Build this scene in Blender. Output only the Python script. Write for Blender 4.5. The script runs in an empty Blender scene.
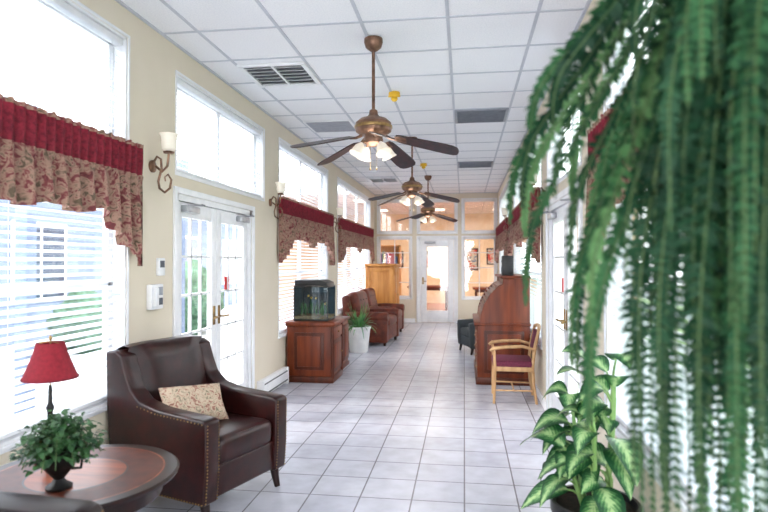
import bpy, bmesh, math, random
from mathutils import Vector, Matrix, Euler, noise
random.seed(7)
SC=bpy.context.scene
try: SC.view_settings.view_transform='Standard'
except Exception: pass
pi=math.pi; sin=math.sin; cos=math.cos
def h(r,g,b):
    f=lambda v:(v/255/12.92) if v/255<=.04045 else ((v/255+.055)/1.055)**2.4
    return (f(r),f(g),f(b),1)
# ---------------------------------------------------------------- materials
def pmat(name,c1,c2=None,scale=8,rough=.5,metal=0,bump=0,kind='noise',stretch=(1,1,1),coat=0,transl=0,emit=0,lo=.35,hi=.65,spec=.5,rot=(0,0,0)):
    m=bpy.data.materials.new(name); m.use_nodes=True
    nt=m.node_tree; N=nt.nodes; L=nt.links
    p=N['Principled BSDF']; out=N['Material Output']
    if c2 is None: c2=tuple(x*.85 for x in c1[:3])+(1,)
    tc=N.new('ShaderNodeTexCoord'); mp=N.new('ShaderNodeMapping')
    mp.inputs['Scale'].default_value=stretch; mp.inputs['Rotation'].default_value=rot
    L.new(tc.outputs['Object'],mp.inputs['Vector'])
    if kind=='wave':
        t=N.new('ShaderNodeTexWave'); t.inputs['Scale'].default_value=scale; t.inputs['Distortion'].default_value=6; t.inputs['Detail'].default_value=3; fac=t.outputs['Fac']
    elif kind=='voronoi':
        t=N.new('ShaderNodeTexVoronoi'); t.inputs['Scale'].default_value=scale; fac=t.outputs['Distance']
    else:
        t=N.new('ShaderNodeTexNoise'); t.inputs['Scale'].default_value=scale; t.inputs['Detail'].default_value=4; fac=t.outputs['Fac']
    L.new(mp.outputs[0],t.inputs['Vector'])
    r=N.new('ShaderNodeValToRGB'); r.color_ramp.elements[0].position=lo; r.color_ramp.elements[1].position=hi
    r.color_ramp.elements[0].color=c1; r.color_ramp.elements[1].color=c2
    L.new(fac,r.inputs[0]); L.new(r.outputs[0],p.inputs['Base Color'])
    p.inputs['Roughness'].default_value=rough; p.inputs['Metallic'].default_value=metal
    p.inputs['Coat Weight'].default_value=coat; p.inputs['Specular IOR Level'].default_value=spec
    if emit:
        p.inputs['Emission Color'].default_value=c1; p.inputs['Emission Strength'].default_value=emit
    if bump:
        b=N.new('ShaderNodeBump'); b.inputs['Strength'].default_value=bump; b.inputs['Distance'].default_value=.01
        L.new(fac,b.inputs['Height']); L.new(b.outputs[0],p.inputs['Normal'])
    if transl:
        tr=N.new('ShaderNodeBsdfTranslucent'); L.new(r.outputs[0],tr.inputs['Color'])
        mx=N.new('ShaderNodeMixShader'); mx.inputs[0].default_value=transl
        L.new(p.outputs[0],mx.inputs[1]); L.new(tr.outputs[0],mx.inputs[2]); L.new(mx.outputs[0],out.inputs['Surface'])
    return m
def glassmat(name,tint=(1,1,1,1),gl=.08):
    m=bpy.data.materials.new(name); m.use_nodes=True
    nt=m.node_tree; N=nt.nodes; L=nt.links; N.remove(N['Principled BSDF'])
    t=N.new('ShaderNodeBsdfTransparent'); t.inputs[0].default_value=tint
    g=N.new('ShaderNodeBsdfGlossy'); g.inputs['Roughness'].default_value=.02
    mx=N.new('ShaderNodeMixShader'); mx.inputs[0].default_value=gl
    L.new(t.outputs[0],mx.inputs[1]); L.new(g.outputs[0],mx.inputs[2]); L.new(mx.outputs[0],N['Material Output'].inputs['Surface'])
    return m
GV=(9,9,.9)
WALL=pmat('wall_paint',h(220,209,190),h(217,206,186),3,.85)
WHITE=pmat('white_paint',h(236,236,238),h(228,229,232),12,.45)
CEIL=pmat('ceiling_tile',h(242,242,245),h(230,231,236),90,.9,bump=.12,lo=.4,hi=.7)
TBAR=pmat('tbar',h(196,199,208),h(190,193,202),10,.6)  # white bars, blue-grey of their shadow lines put into the colour
BLIND=pmat('blind_slat',h(238,242,248),h(232,237,244),6,.5,transl=.42)
GLASS=glassmat('window_glass')
BRONZE=pmat('antique_bronze',h(142,108,88),h(84,60,46),14,.4,.7)
BRASS=pmat('old_brass',h(170,140,90),h(120,95,60),20,.35,.9)
STEEL=pmat('steel',h(180,182,185),h(160,160,165),20,.35,.8)
FANWOOD=pmat('fan_blade_wood',h(48,20,22),h(26,10,12),3,.38,kind='wave',stretch=(1,6,1),coat=.1)
MILK=pmat('milk_glass',h(250,245,235),h(240,235,225),6,.3,transl=.4,emit=.15)
LEATHER=pmat('burgundy_leather',h(46,13,11),h(26,6,6),14,.32,bump=.06,spec=.34)
BLACKL=pmat('black_leather',h(26,11,12),h(14,6,7),14,.36,bump=.06,spec=.3)
BROWNL=pmat('brown_leather',h(108,46,28),h(72,28,16),9,.45,bump=.15,spec=.35)
DARKFAB=pmat('charcoal_fabric',h(46,52,56),h(32,38,42),60,.8,bump=.2)
DARKWOOD=pmat('dark_wood',h(36,12,8),h(20,6,5),2,.28,stretch=(2,14,2),spec=.35)
CHERRY=pmat('cherry_wood',h(124,56,27),h(92,38,18),2,.4,stretch=GV,spec=.35)
CHERRY2=pmat('cherry_wood_dark',h(90,38,18),h(66,26,12),2,.4,stretch=GV,spec=.35)
MAPLE=pmat('inlay_wood',h(148,70,28),h(104,46,18),2,.3,stretch=(2,14,2),spec=.35)
OAK=pmat('oak_wood',h(204,140,68),h(182,116,48),2,.45,stretch=GV)
LIGHTWOOD=pmat('light_wood',h(202,162,116),h(178,136,92),2,.4,stretch=GV)
PURPLE=pmat('plum_fabric',h(112,36,64),h(88,26,50),50,.8,bump=.2)
RED=pmat('red_cloth',h(132,28,46),h(96,16,32),45,.9,transl=.08,bump=.15)
SHADE=pmat('red_shade',h(150,26,44),h(132,20,36),60,.8,transl=.2)
BLACK=pmat('black_plastic',h(22,22,24),h(14,14,16),20,.4)
BLACKIRON=pmat('black_iron',h(26,24,24),h(14,13,13),20,.45,.3)
CERAM=pmat('white_ceramic',h(236,236,234),h(222,222,222),8,.3)
SOIL=pmat('soil',h(50,36,26),h(28,20,15),60,.95,bump=.4)
FERNS=[pmat('fern_leaf_dark',h(14,44,28),h(32,70,44),7,.6,transl=.15,lo=.3,hi=.7,spec=.2),
       pmat('fern_leaf_mid',h(28,68,42),h(60,106,66),7,.6,transl=.22,lo=.3,hi=.7,spec=.2),
       pmat('fern_leaf_light',h(60,104,62),h(112,150,98),7,.6,transl=.3,lo=.3,hi=.7,spec=.2)]
FERNST=pmat('fern_stem',h(60,86,44),h(80,100,54),10,.6)
STEMG=pmat('green_stem',h(100,140,74),h(130,162,94),10,.5)
IVY=pmat('ivy_leaf',h(24,58,34),h(68,108,62),22,.5,transl=.15)
SPIDER=pmat('spider_leaf',h(46,100,58),h(100,150,84),8,.5,transl=.25)
YEL=pmat('yellow_cap',h(232,186,40),h(215,165,30),10,.5)
GREYP=pmat('grey_panel',h(160,163,172),h(146,150,160),20,.6)
DGREY=pmat('vent_dark',h(92,96,104),h(76,80,88),20,.7)
REDSIGN=pmat('red_sign',h(200,40,40),h(180,30,30),8,.5)
GRAVEL=pmat('gravel',h(170,134,90),h(90,68,50),120,.9,kind='voronoi')
WATER=glassmat('aquarium_glass',(.80,.88,.90,1),.03)
TANKBACK=pmat('tank_backdrop',h(12,24,36),h(30,60,80),6,.8)
FIELD=pmat('peach_wall',h(232,208,174),h(224,198,162),4,.8)
FLOORW=pmat('orange_wood_floor',h(184,104,56),h(156,80,40),3,.3,kind='wave',stretch=(6,1,1))
GRASS=pmat('grass',h(140,165,120),h(110,140,96),20,.95)
CONC=pmat('concrete',h(200,202,204),h(186,188,190),6,.9)
SIDING=pmat('siding_blue',h(118,132,156),h(106,122,148),3,.8,kind='wave',stretch=(.1,.1,5))
HEDGE=pmat('hedge',h(84,116,92),h(42,74,54),14,.9,bump=.6)
DWIN=pmat('dark_window',h(60,76,96),h(50,66,88),3,.15)
LITE=pmat('glowing_lens',h(255,244,226),h(255,240,220),3,.5,emit=4)

def floral(name,base,reds,green,scale=16,transl=.2):
    m=bpy.data.materials.new(name); m.use_nodes=True
    nt=m.node_tree; N=nt.nodes; L=nt.links; p=N['Principled BSDF']
    tc=N.new('ShaderNodeTexCoord')
    n=N.new('ShaderNodeTexNoise'); n.inputs['Scale'].default_value=scale; n.inputs['Detail'].default_value=4; n.inputs['Distortion'].default_value=1.2
    L.new(tc.outputs['Object'],n.inputs['Vector'])
    r=N.new('ShaderNodeValToRGB'); e=r.color_ramp.elements
    e[0].position=.34; e[0].color=green; e[1].position=.45; e[1].color=base
    a=e.new(.50); a.color=base
    a=e.new(.60); a.color=reds
    a=e.new(.72); a.color=tuple(x*.6 for x in reds[:3])+(1,)
    L.new(n.outputs['Fac'],r.inputs[0]); L.new(r.outputs[0],p.inputs['Base Color']); p.inputs['Roughness'].default_value=.9
    tr=N.new('ShaderNodeBsdfTranslucent'); L.new(r.outputs[0],tr.inputs['Color'])
    mx=N.new('ShaderNodeMixShader'); mx.inputs[0].default_value=transl
    L.new(p.outputs[0],mx.inputs[1]); L.new(tr.outputs[0],mx.inputs[2]); L.new(mx.outputs[0],N['Material Output'].inputs['Surface'])
    return m
FLORAL=floral('floral_fabric',h(154,122,106),h(116,56,58),h(90,76,60),22,.12)
PILLOWM=floral('pillow_floral',h(180,162,140),h(140,98,84),h(116,108,88),30,0)

def leafvar():
    m=bpy.data.materials.new('variegated_leaf'); m.use_nodes=True
    nt=m.node_tree; N=nt.nodes; L=nt.links; p=N['Principled BSDF']
    uv=N.new('ShaderNodeUVMap'); sp=N.new('ShaderNodeSeparateXYZ'); L.new(uv.outputs[0],sp.inputs[0])
    s=N.new('ShaderNodeMath'); s.operation='SUBTRACT'; s.inputs[1].default_value=.5; L.new(sp.outputs[0],s.inputs[0])
    a=N.new('ShaderNodeMath'); a.operation='ABSOLUTE'; L.new(s.outputs[0],a.inputs[0])
    v=N.new('ShaderNodeMath'); v.operation='MULTIPLY_ADD'; v.inputs[1].default_value=-.9; L.new(a.outputs[0],v.inputs[0]); L.new(sp.outputs[1],v.inputs[2])
    v2=N.new('ShaderNodeMath'); v2.operation='MULTIPLY'; v2.inputs[1].default_value=56; L.new(v.outputs[0],v2.inputs[0])
    v3=N.new('ShaderNodeMath'); v3.operation='SINE'; L.new(v2.outputs[0],v3.inputs[0])
    tc=N.new('ShaderNodeTexCoord'); n=N.new('ShaderNodeTexNoise'); n.inputs['Scale'].default_value=45; L.new(tc.outputs['Object'],n.inputs['Vector'])
    ad=N.new('ShaderNodeMath'); ad.operation='MULTIPLY_ADD'; ad.inputs[1].default_value=.4; L.new(n.outputs['Fac'],ad.inputs[0]); L.new(a.outputs[0],ad.inputs[2])
    ad2=N.new('ShaderNodeMath'); ad2.operation='MULTIPLY_ADD'; ad2.inputs[1].default_value=.06; L.new(v3.outputs[0],ad2.inputs[0]); L.new(ad.outputs[0],ad2.inputs[2])
    r=N.new('ShaderNodeValToRGB'); e=r.color_ramp.elements
    e[0].position=.24; e[0].color=h(164,192,134); e[1].position=.56; e[1].color=h(24,70,38)
    x=e.new(.39); x.color=h(84,134,78)
    L.new(ad2.outputs[0],r.inputs[0]); L.new(r.outputs[0],p.inputs['Base Color']); p.inputs['Roughness'].default_value=.4
    p.inputs['Specular IOR Level'].default_value=.35
    tr=N.new('ShaderNodeBsdfTranslucent'); L.new(r.outputs[0],tr.inputs['Color'])
    mx=N.new('ShaderNodeMixShader'); mx.inputs[0].default_value=.2
    L.new(p.outputs[0],mx.inputs[1]); L.new(tr.outputs[0],mx.inputs[2]); L.new(mx.outputs[0],N['Material Output'].inputs['Surface'])
    return m
LEAFV=leafvar()
def tilemat():
    m=bpy.data.materials.new('floor_tile'); m.use_nodes=True
    nt=m.node_tree; N=nt.nodes; L=nt.links; p=N['Principled BSDF']
    tc=N.new('ShaderNodeTexCoord'); b=N.new('ShaderNodeTexBrick')
    b.offset=0; b.squash=1
    b.inputs['Scale'].default_value=1; b.inputs['Brick Width'].default_value=.33; b.inputs['Row Height'].default_value=.33
    b.inputs['Mortar Size'].default_value=.0055; b.inputs['Mortar Smooth'].default_value=.2
    b.inputs['Color1'].default_value=h(202,203,213); b.inputs['Color2'].default_value=h(189,190,202); b.inputs['Mortar'].default_value=h(130,127,132)
    L.new(tc.outputs['Object'],b.inputs['Vector'])
    n=N.new('ShaderNodeTexNoise'); n.inputs['Scale'].default_value=7; n.inputs['Detail'].default_value=5; L.new(tc.outputs['Object'],n.inputs['Vector'])
    r=N.new('ShaderNodeValToRGB'); r.color_ramp.elements[0].position=.3; r.color_ramp.elements[1].position=.7
    r.color_ramp.elements[0].color=(.82,.81,.81,1); r.color_ramp.elements[1].color=(1,1,1,1); L.new(n.outputs['Fac'],r.inputs[0])
    mx=N.new('ShaderNodeMix'); mx.data_type='RGBA'; mx.blend_type='MULTIPLY'; mx.inputs[0].default_value=1
    L.new(b.outputs['Color'],mx.inputs[6]); L.new(r.outputs[0],mx.inputs[7]); L.new(mx.outputs[2],p.inputs['Base Color'])
    p.inputs['Roughness'].default_value=.27
    bp=N.new('ShaderNodeBump'); bp.inputs['Strength'].default_value=.3; bp.inputs['Distance'].default_value=.002; bp.invert=True
    L.new(b.outputs['Fac'],bp.inputs['Height']); L.new(bp.outputs[0],p.inputs['Normal'])
    return m
TILE=tilemat()

# ---------------------------------------------------------------- builder
class B:
    def __init__(s,name): s.name=name; s.v=[]; s.f=[]; s.m=[]; s.mats=[]; s.uv={}
    def mi(s,mat):
        if mat not in s.mats: s.mats.append(mat)
        return s.mats.index(mat)
    def add(s,verts,faces,mat,uvs=None):
        o=len(s.v); s.v+= [tuple(p) for p in verts]; i=s.mi(mat)
        for k,f in enumerate(faces):
            if uvs: s.uv[len(s.f)]=uvs[k]
            s.f.append([o+a for a in f]); s.m.append(i)
    def frombm(s,bm,mat,M=None):
        if M is not None: bmesh.ops.transform(bm,matrix=M,verts=bm.verts)
        bmesh.ops.recalc_face_normals(bm,faces=bm.faces)
        bm.verts.index_update()
        s.add([v.co.copy() for v in bm.verts],[[v.index for v in f.verts] for f in bm.faces],mat); bm.free()
    def box(s,c,sz,mat,rot=(0,0,0),bev=0,seg=2):
        bm=bmesh.new(); bmesh.ops.create_cube(bm,size=1)
        for v in bm.verts: v.co=Vector((v.co.x*sz[0],v.co.y*sz[1],v.co.z*sz[2]))
        if bev: bmesh.ops.bevel(bm,geom=bm.edges[:],offset=bev,segments=seg,profile=.5,affect='EDGES')
        s.frombm(bm,mat,Matrix.Translation(c)@Euler(rot).to_matrix().to_4x4())
    def b2(s,x0,x1,y0,y1,z0,z1,mat,bev=0,seg=2):
        s.box(((x0+x1)/2,(y0+y1)/2,(z0+z1)/2),(abs(x1-x0),abs(y1-y0),abs(z1-z0)),mat,bev=bev,seg=seg)
    def prism(s,prof,a0,a1,mat,axis='y',bev=0,seg=2):
        bm=bmesh.new()
        def P(u,w,a): return (u,a,w) if axis=='y' else ((a,u,w) if axis=='x' else (u,w,a))
        A=[bm.verts.new(P(u,w,a0)) for u,w in prof]; Bv=[bm.verts.new(P(u,w,a1)) for u,w in prof]
        bm.faces.new(A); bm.faces.new(Bv[::-1]); n=len(prof)
        for i in range(n): bm.faces.new((A[i],A[(i+1)%n],Bv[(i+1)%n],Bv[i]))
        bmesh.ops.recalc_face_normals(bm,faces=bm.faces)
        if bev: bmesh.ops.bevel(bm,geom=bm.edges[:],offset=bev,segments=seg,profile=.5,affect='EDGES',clamp_overlap=True)
        s.frombm(bm,mat)
    def lathe(s,prof,c,mat,seg=24,M=None):
        vs=[];fs=[]
        for r,z in prof:
            for k in range(seg):
                a=2*pi*k/seg; p=Vector((r*cos(a),r*sin(a),z))
                if M is not None: p=M@p
                vs.append(p+Vector(c))
        for i in range(len(prof)-1):
            for k in range(seg):
                fs.append([i*seg+k,i*seg+(k+1)%seg,(i+1)*seg+(k+1)%seg,(i+1)*seg+k])
        s.add(vs,fs,mat)
    def tube(s,pts,r,mat,seg=8):
        pts=[Vector(p) for p in pts]; n=len(pts); vs=[];fs=[]
        rr=r if isinstance(r,(list,tuple)) else [r]*n
        prev=None
        for i,p in enumerate(pts):
            t=(pts[min(i+1,n-1)]-pts[max(i-1,0)]).normalized()
            if prev is None:
                a=Vector((0,0,1)) if abs(t.z)<.9 else Vector((1,0,0)); u=t.cross(a).normalized()
            else:
                u=(prev-t*prev.dot(t)).normalized()
            prev=u; w=t.cross(u)
            for k in range(seg):
                a=2*pi*k/seg; vs.append(p+u*cos(a)*rr[i]+w*sin(a)*rr[i])
        for i in range(n-1):
            for k in range(seg): fs.append([i*seg+k,i*seg+(k+1)%seg,(i+1)*seg+(k+1)%seg,(i+1)*seg+k])
        fs.append(list(range(seg))[::-1]); fs.append([(n-1)*seg+k for k in range(seg)])
        s.add(vs,fs,mat)
    def cyl(s,p0,p1,r0,r1,mat,seg=16): s.tube([p0,p1],[r0,r1],mat,seg)
    def ball(s,c,rad,mat,u=16,v=10,pw=1):
        vs=[];fs=[]
        sg=lambda x,e: math.copysign(abs(x)**e,x)
        for j in range(v+1):
            ph=-pi/2+pi*j/v
            for i in range(u):
                a=2*pi*i/u
                vs.append((c[0]+rad[0]*sg(cos(ph),pw)*sg(cos(a),pw),c[1]+rad[1]*sg(cos(ph),pw)*sg(sin(a),pw),c[2]+rad[2]*sin(ph)))
        for j in range(v):
            for i in range(u): fs.append([j*u+i,j*u+(i+1)%u,(j+1)*u+(i+1)%u,(j+1)*u+i])
        s.add(vs,fs,mat)
    def done(s,loc=(0,0,0),rz=0,scale=1,ang=40,parent=None):
        me=bpy.data.meshes.new(s.name); me.from_pydata([tuple(v) for v in s.v],[],s.f)
        for m in s.mats: me.materials.append(m)
        me.polygons.foreach_set('material_index',s.m)
        me.polygons.foreach_set('use_smooth',[True]*len(s.f))
        if s.uv:
            l=me.uv_layers.new(name='UVMap')
            for pi_,p in enumerate(me.polygons):
                if pi_ in s.uv:
                    for k,li in enumerate(p.loop_indices): l.data[li].uv=s.uv[pi_][k]
        me.update(); me.set_sharp_from_angle(angle=math.radians(ang))
        ob=bpy.data.objects.new(s.name,me); SC.collection.objects.link(ob)
        ob.location=loc; ob.rotation_euler=(0,0,rz); ob.scale=(scale,)*3
        if parent: ob.parent=parent
        return ob

# ---------------------------------------------------------------- room shell
XL,XR,YF,HC=-2.23,.82,14.25,3.2
YB=-1.6
LW=[(-1.3,.35),(.75,3.56),(6.74,9.25),(10.0,13.6)]  # first one is unseen, added behind the camera to let light in
LO=[]
for a,b in LW: LO+=[(a,b,.6,2.1),(a,b,2.24,3.0)]
LO+=[(4.22,5.84,0,2.04),(4.22,6.2,2.2,2.98)]
RW=[(-1.3,.2),(.45,3.5),(6.3,9.7),(10.3,13.6)]
RO=[]
for a,b in RW: RO+=[(a,b,.6,2.1),(a,b,2.24,3.0)]
RO+=[(4.2,5.82,0,2.04),(4.2,5.82,2.2,2.98)]
FO=[(-2.12,-1.32,.62,2.1),(-2.12,-1.32,2.24,3.02),(-1.12,-.2,0,2.1),(-1.12,-.2,2.24,3.02),(-.02,.76,.62,2.1),(-.02,.76,2.24,3.02)]
def wall(name,axis,p0,p1,a0,a1,z1,ops,mat):
    b=B(name)
    A=sorted(set([a0,a1]+[o[0] for o in ops]+[o[1] for o in ops])); Z=sorted(set([0,z1]+[o[2] for o in ops]+[o[3] for o in ops]))
    for i in range(len(A)-1):
        j=0
        while j<len(Z)-1:
            ins=lambda jj: any(o[0]<=(A[i]+A[i+1])/2<=o[1] and o[2]<=(Z[jj]+Z[jj+1])/2<=o[3] for o in ops)
            if ins(j): j+=1; continue
            k=j
            while k+1<len(Z)-1 and not ins(k+1): k+=1
            if axis=='y': b.b2(p0,p1,A[i],A[i+1],Z[j],Z[k+1],mat)
            else: b.b2(A[i],A[i+1],p0,p1,Z[j],Z[k+1],mat)
            j=k+1
    return b.done()
wall('wall_left','y',XL-.14,XL,YB,YF,HC,LO,WALL)
wall('wall_right','y',XR,XR+.14,YB,YF,HC,RO,WALL)
wall('wall_far','x',YF,YF+.12,XL-.14,XR+.14,HC,FO,WALL)
wall('wall_back','x',YB-.12,YB,XL-.14,XR+.14,HC,[(-1.9,.5,0,2.6)],WALL)  # unseen wall, its wide opening added to let fill light in from behind
b=B('floor'); b.b2(XL-.14,XR+.14,YB-.12,YF+.12,-.06,0,TILE); b.done()
b=B('ceiling'); b.b2(XL-.14,XR+.14,YB-.12,YF+.12,HC,HC+.08,CEIL)
for k in range(5):
    x=-.11+.61*(k-3); b.b2(x-.012,x+.012,YB,YF,HC-.006,HC,TBAR)
y=YB+.1
while y<YF:
    b.b2(XL,XR,y-.012,y+.012,HC-.005,HC,TBAR); y+=.61
b.b2(XL,XL+.022,YB,YF,HC-.012,HC,TBAR); b.b2(XR-.022,XR,YB,YF,HC-.012,HC,TBAR); b.b2(XL,XR,YF-.02,YF,HC-.012,HC,TBAR)
b.done()
def baseb(name,x,s,segs):
    b=B(name)
    for a,c in segs: b.b2(x,x+s*.015,a,c,0,.1,WHITE)
    b.done()
baseb('baseboard_left',XL,1,[(YB,4.1),(7.9,YF)])
baseb('baseboard_right',XR,-1,[(YB,4.1),(5.92,YF)])
b=B('baseboard_far'); b.b2(XL,-1.2,YF-.015,YF,0,.1,WHITE); b.b2(-.12,XR,YF-.015,YF,0,.1,WHITE); b.done()
def heater(x,s,y0,y1):
    b=B('baseboard_heater')
    b.prism([(x,.03),(x+s*.07,.03),(x+s*.075,.15),(x+s*.045,.2),(x,.2)],y0,y1,WHITE,bev=.003)
    b.b2(x+s*.02,x+s*.078,y0+.03,y1-.03,.045,.06,DGREY)
    b.b2(x+s*.03,x+s*.076,y0+.03,y1-.03,.155,.165,DGREY)
    b.b2(x,x+s*.08,y0-.004,y0+.03,.0,.205,WHITE,bev=.003); b.b2(x,x+s*.08,y1-.03,y1+.004,0,.205,WHITE,bev=.003)
    b.done()
heater(XL,1,6.0,6.9); heater(XL,1,.7,2.9); heater(XR,-1,3.0,4.05) ; heater(XR,-1,8.7,9.2)

wn=[0]
def window(x,s,y0,y1,z0,z1,nm,hm=0,sill=False):
    wn[0]+=1; b=B('window_%d'%wn[0])
    xo=x-s*.11; t=.045
    def bx(a,c,d,e): b.b2(xo-.02,xo+.02,a,c,d,e,WHITE,bev=.004)
    b.b2(x-s*.14,x-s*.002,y0,y0+.015,z0,z1,WHITE); b.b2(x-s*.14,x-s*.002,y1-.015,y1,z0,z1,WHITE)
    b.b2(x-s*.14,x-s*.002,y0,y1,z1-.015,z1,WHITE); b.b2(x-s*.14,x-s*.002,y0,y1,z0,z0+.015,WHITE)
    bx(y0,y0+t+.02,z0,z1); bx(y1-t-.02,y1,z0,z1); bx(y0,y1,z0,z0+t+.02); bx(y0,y1,z1-t-.02,z1)
    for i in range(1,nm):
        yy=y0+(y1-y0)*i/nm; bx(yy-.035,yy+.035,z0,z1)
    for i in range(1,hm+1):
        zz=z0+(z1-z0)*i/(hm+1); bx(y0,y1,zz-.02,zz+.02)
    b.b2(xo-.002,xo+.002,y0+.02,y1-.02,z0+.02,z1-.02,GLASS)
    cw=.02
    b.b2(x,x+s*.010,y0-cw,y0,z0-cw,z1+cw,WHITE,bev=.003); b.b2(x,x+s*.010,y1,y1+cw,z0-cw,z1+cw,WHITE,bev=.003)
    b.b2(x,x+s*.010,y0,y1,z1,z1+cw,WHITE,bev=.003); b.b2(x,x+s*.010,y0,y1,z0-cw,z0,WHITE,bev=.003)
    if sill: b.b2(x-s*.09,x+s*.02,y0-.03,y1+.03,z0-.03,z0,WHITE,bev=.006)
    b.done()
def blinds(x,s,y0,y1,z0,z1,tilt,sp=.045):
    b=B('horizontal_blinds'); xc=x-s*.045
    y0+=.02; y1-=.02
    b.b2(xc-.028,xc+.028,y0,y1,z1-.06,z1-.018,WHITE,bev=.004)
    z=z1-.09; vs=[];fs=[]
    while z>z0+.06:
        dx=.025*cos(tilt); dz=.025*sin(tilt)
        o=len(vs)
        vs+= [(xc+s*dx,y0,z-dz),(xc+s*dx,y1,z-dz),(xc,y0,z+.003),(xc,y1,z+.003),(xc-s*dx,y0,z+dz),(xc-s*dx,y1,z+dz)]
        fs+= [[o,o+1,o+3,o+2],[o+2,o+3,o+5,o+4]]
        z-=sp
    b.add(vs,fs,BLIND)
    b.b2(xc-.022,xc+.022,y0,y1,z0+.025,z0+.045,WHITE,bev=.004)
    n=max(2,int((y1-y0)/.8))
    for i in range(n+1):
        yy=y0+.12+(y1-y0-.24)*i/n
        b.cyl((xc+s*.027,yy,z0+.04),(xc+s*.027,yy,z1-.04),.0018,.0018,WHITE,5)
    b.done()
for a,c in LW:
    n=2 if c-a<3 else 3
    window(XL,1,a,c,.6,2.1,n,1,True); window(XL,1,a,c,2.24,3.0,n)
    blinds(XL,1,a,c,.6,2.1,.36); blinds(XL,1,a,c,2.24,3.0,.6)
window(XL,1,4.22,6.2,2.2,2.98,2); blinds(XL,1,4.22,6.2,2.2,2.98,.6)
for a,c in RW:
    n=2 if c-a<3 else 3
    window(XR,-1,a,c,.6,2.1,n,1,True); window(XR,-1,a,c,2.24,3.0,n)
    blinds(XR,-1,a,c,.6,2.1,.36); blinds(XR,-1,a,c,2.24,3.0,.6)
window(XR,-1,4.2,5.82,2.2,2.98,2); blinds(XR,-1,4.2,5.82,2.2,2.98,.6)

dn=[0]
def french(x,s,y0,y1,z1):
    dn[0]+=1; b=B('door_%d'%dn[0]); xo=x-s*.05
    fr=.05
    b.b2(x-s*.13,x-s*.002,y0,y0+fr,0,z1,WHITE); b.b2(x-s*.13,x-s*.002,y1-fr,y1,0,z1,WHITE); b.b2(x-s*.13,x-s*.002,y0,y1,z1-fr,z1,WHITE)
    for a,c,d,e in ((y0-.05,y0,0,z1+.05),(y1,y1+.05,0,z1+.05),(y0,y1,z1,z1+.05)): b.b2(x,x+s*.02,a,c,d,e,WHITE,bev=.004)
    b.b2(x-s*.13,x,y0+fr,y1-fr,0.001,.02,STEEL)
    ym=(y0+y1)/2
    for a,c,hs in ((y0+fr+.004,ym-.003,1),(ym+.003,y1-fr-.004,-1)):
        B0,B1=xo-.022,xo+.022; st=.10
        b.b2(B0,B1,a,a+st,.02,z1-fr-.004,WHITE,bev=.003); b.b2(B0,B1,c-st,c,.02,z1-fr-.004,WHITE,bev=.003)
        b.b2(B0,B1,a+st,c-st,.02,.26,WHITE,bev=.003); b.b2(B0,B1,a+st,c-st,z1-fr-.124,z1-fr-.004,WHITE,bev=.003)
        g0,g1,h0,h1=a+st,c-st,.26,z1-fr-.124
        for i in (1,2): b.b2(xo-.012,xo+.012,g0+(g1-g0)*i/3-.01,g0+(g1-g0)*i/3+.01,h0,h1,WHITE)
        for i in range(1,5): b.b2(xo-.012,xo+.012,g0,g1,h0+(h1-h0)*i/5-.01,h0+(h1-h0)*i/5+.01,WHITE)
        b.b2(xo-.002,xo+.002,g0,g1,h0,h1,GLASS)
        yc=a+.08 if hs>0 else c-.30
        b.b2(xo+s*.022,xo+s*.075,yc,yc+.24,z1-fr-.085,z1-fr-.03,STEEL,bev=.006)
        b.tube([(xo+s*.06,yc+.05,z1-fr-.03),(xo+s*.14,yc+.18,z1-fr-.02),(xo+s*.06,yc+.30,z1-fr+.0)],.008,STEEL,6)
        yh=c-.05 if hs>0 else a+.05
        b.b2(xo+s*.02,xo+s*.03,yh-.02,yh+.02,.93,1.1,BRASS,bev=.003)
        b.tube([(xo+s*.03,yh,1.0),(xo+s*.07,yh,1.0),(xo+s*.075,yh-hs*.1,1.0)],.009,BRASS,8)
    b.b2(xo+s*.003,xo+s*.006,ym+.22,ym+.33,1.22,1.36,REDSIGN)
    b.done()
french(XL,1,4.22,5.84,2.04); french(XR,-1,4.2,5.82,2.04)
def farwin(x0,x1,z0,z1,nx,nz):
    wn[0]+=1; b=B('window_%d'%wn[0]); y=YF+.05; t=.04
    for a,c,d,e in ((x0,x0+t,z0,z1),(x1-t,x1,z0,z1),(x0,x1,z0,z0+t),(x0,x1,z1-t,z1)): b.b2(a,c,y-.03,y+.03,d,e,WHITE)
    for i in range(1,nx): b.b2(x0+(x1-x0)*i/nx-.01,x0+(x1-x0)*i/nx+.01,y-.015,y+.015,z0,z1,WHITE)
    for i in range(1,nz): b.b2(x0,x1,y-.015,y+.015,z0+(z1-z0)*i/nz-.01,z0+(z1-z0)*i/nz+.01,WHITE)
    b.b2(x0+.02,x1-.02,y-.002,y+.002,z0+.02,z1-.02,GLASS)
    c_=.045
    for a,c,d,e in ((x0-c_,x0,z0-c_,z1+c_),(x1,x1+c_,z0-c_,z1+c_),(x0,x1,z1,z1+c_),(x0,x1,z0-c_,z0)): b.b2(a,c,YF-.018,YF,d,e,WHITE,bev=.003)
    b.done()
for o in FO:
    if o[2]==0: continue
    farwin(o[0],o[1],o[2],o[3],1 if o[2]>2 else 2,1 if o[2]>2 else 4)
dn[0]+=1; b=B('door_3'); x0,x1,z1=-1.12,-.2,2.1; y=YF+.04
for a,c,d,e in ((x0-.05,x0,0,z1+.05),(x1,x1+.05,0,z1+.05),(x0,x1,z1,z1+.05)): b.b2(a,c,YF-.02,YF,d,e,WHITE,bev=.003)
b.b2(x0,x0+.05,YF,YF+.12,0,z1,WHITE); b.b2(x1-.05,x1,YF,YF+.12,0,z1,WHITE); b.b2(x0,x1,YF,YF+.12,z1-.05,z1,WHITE)
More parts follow.
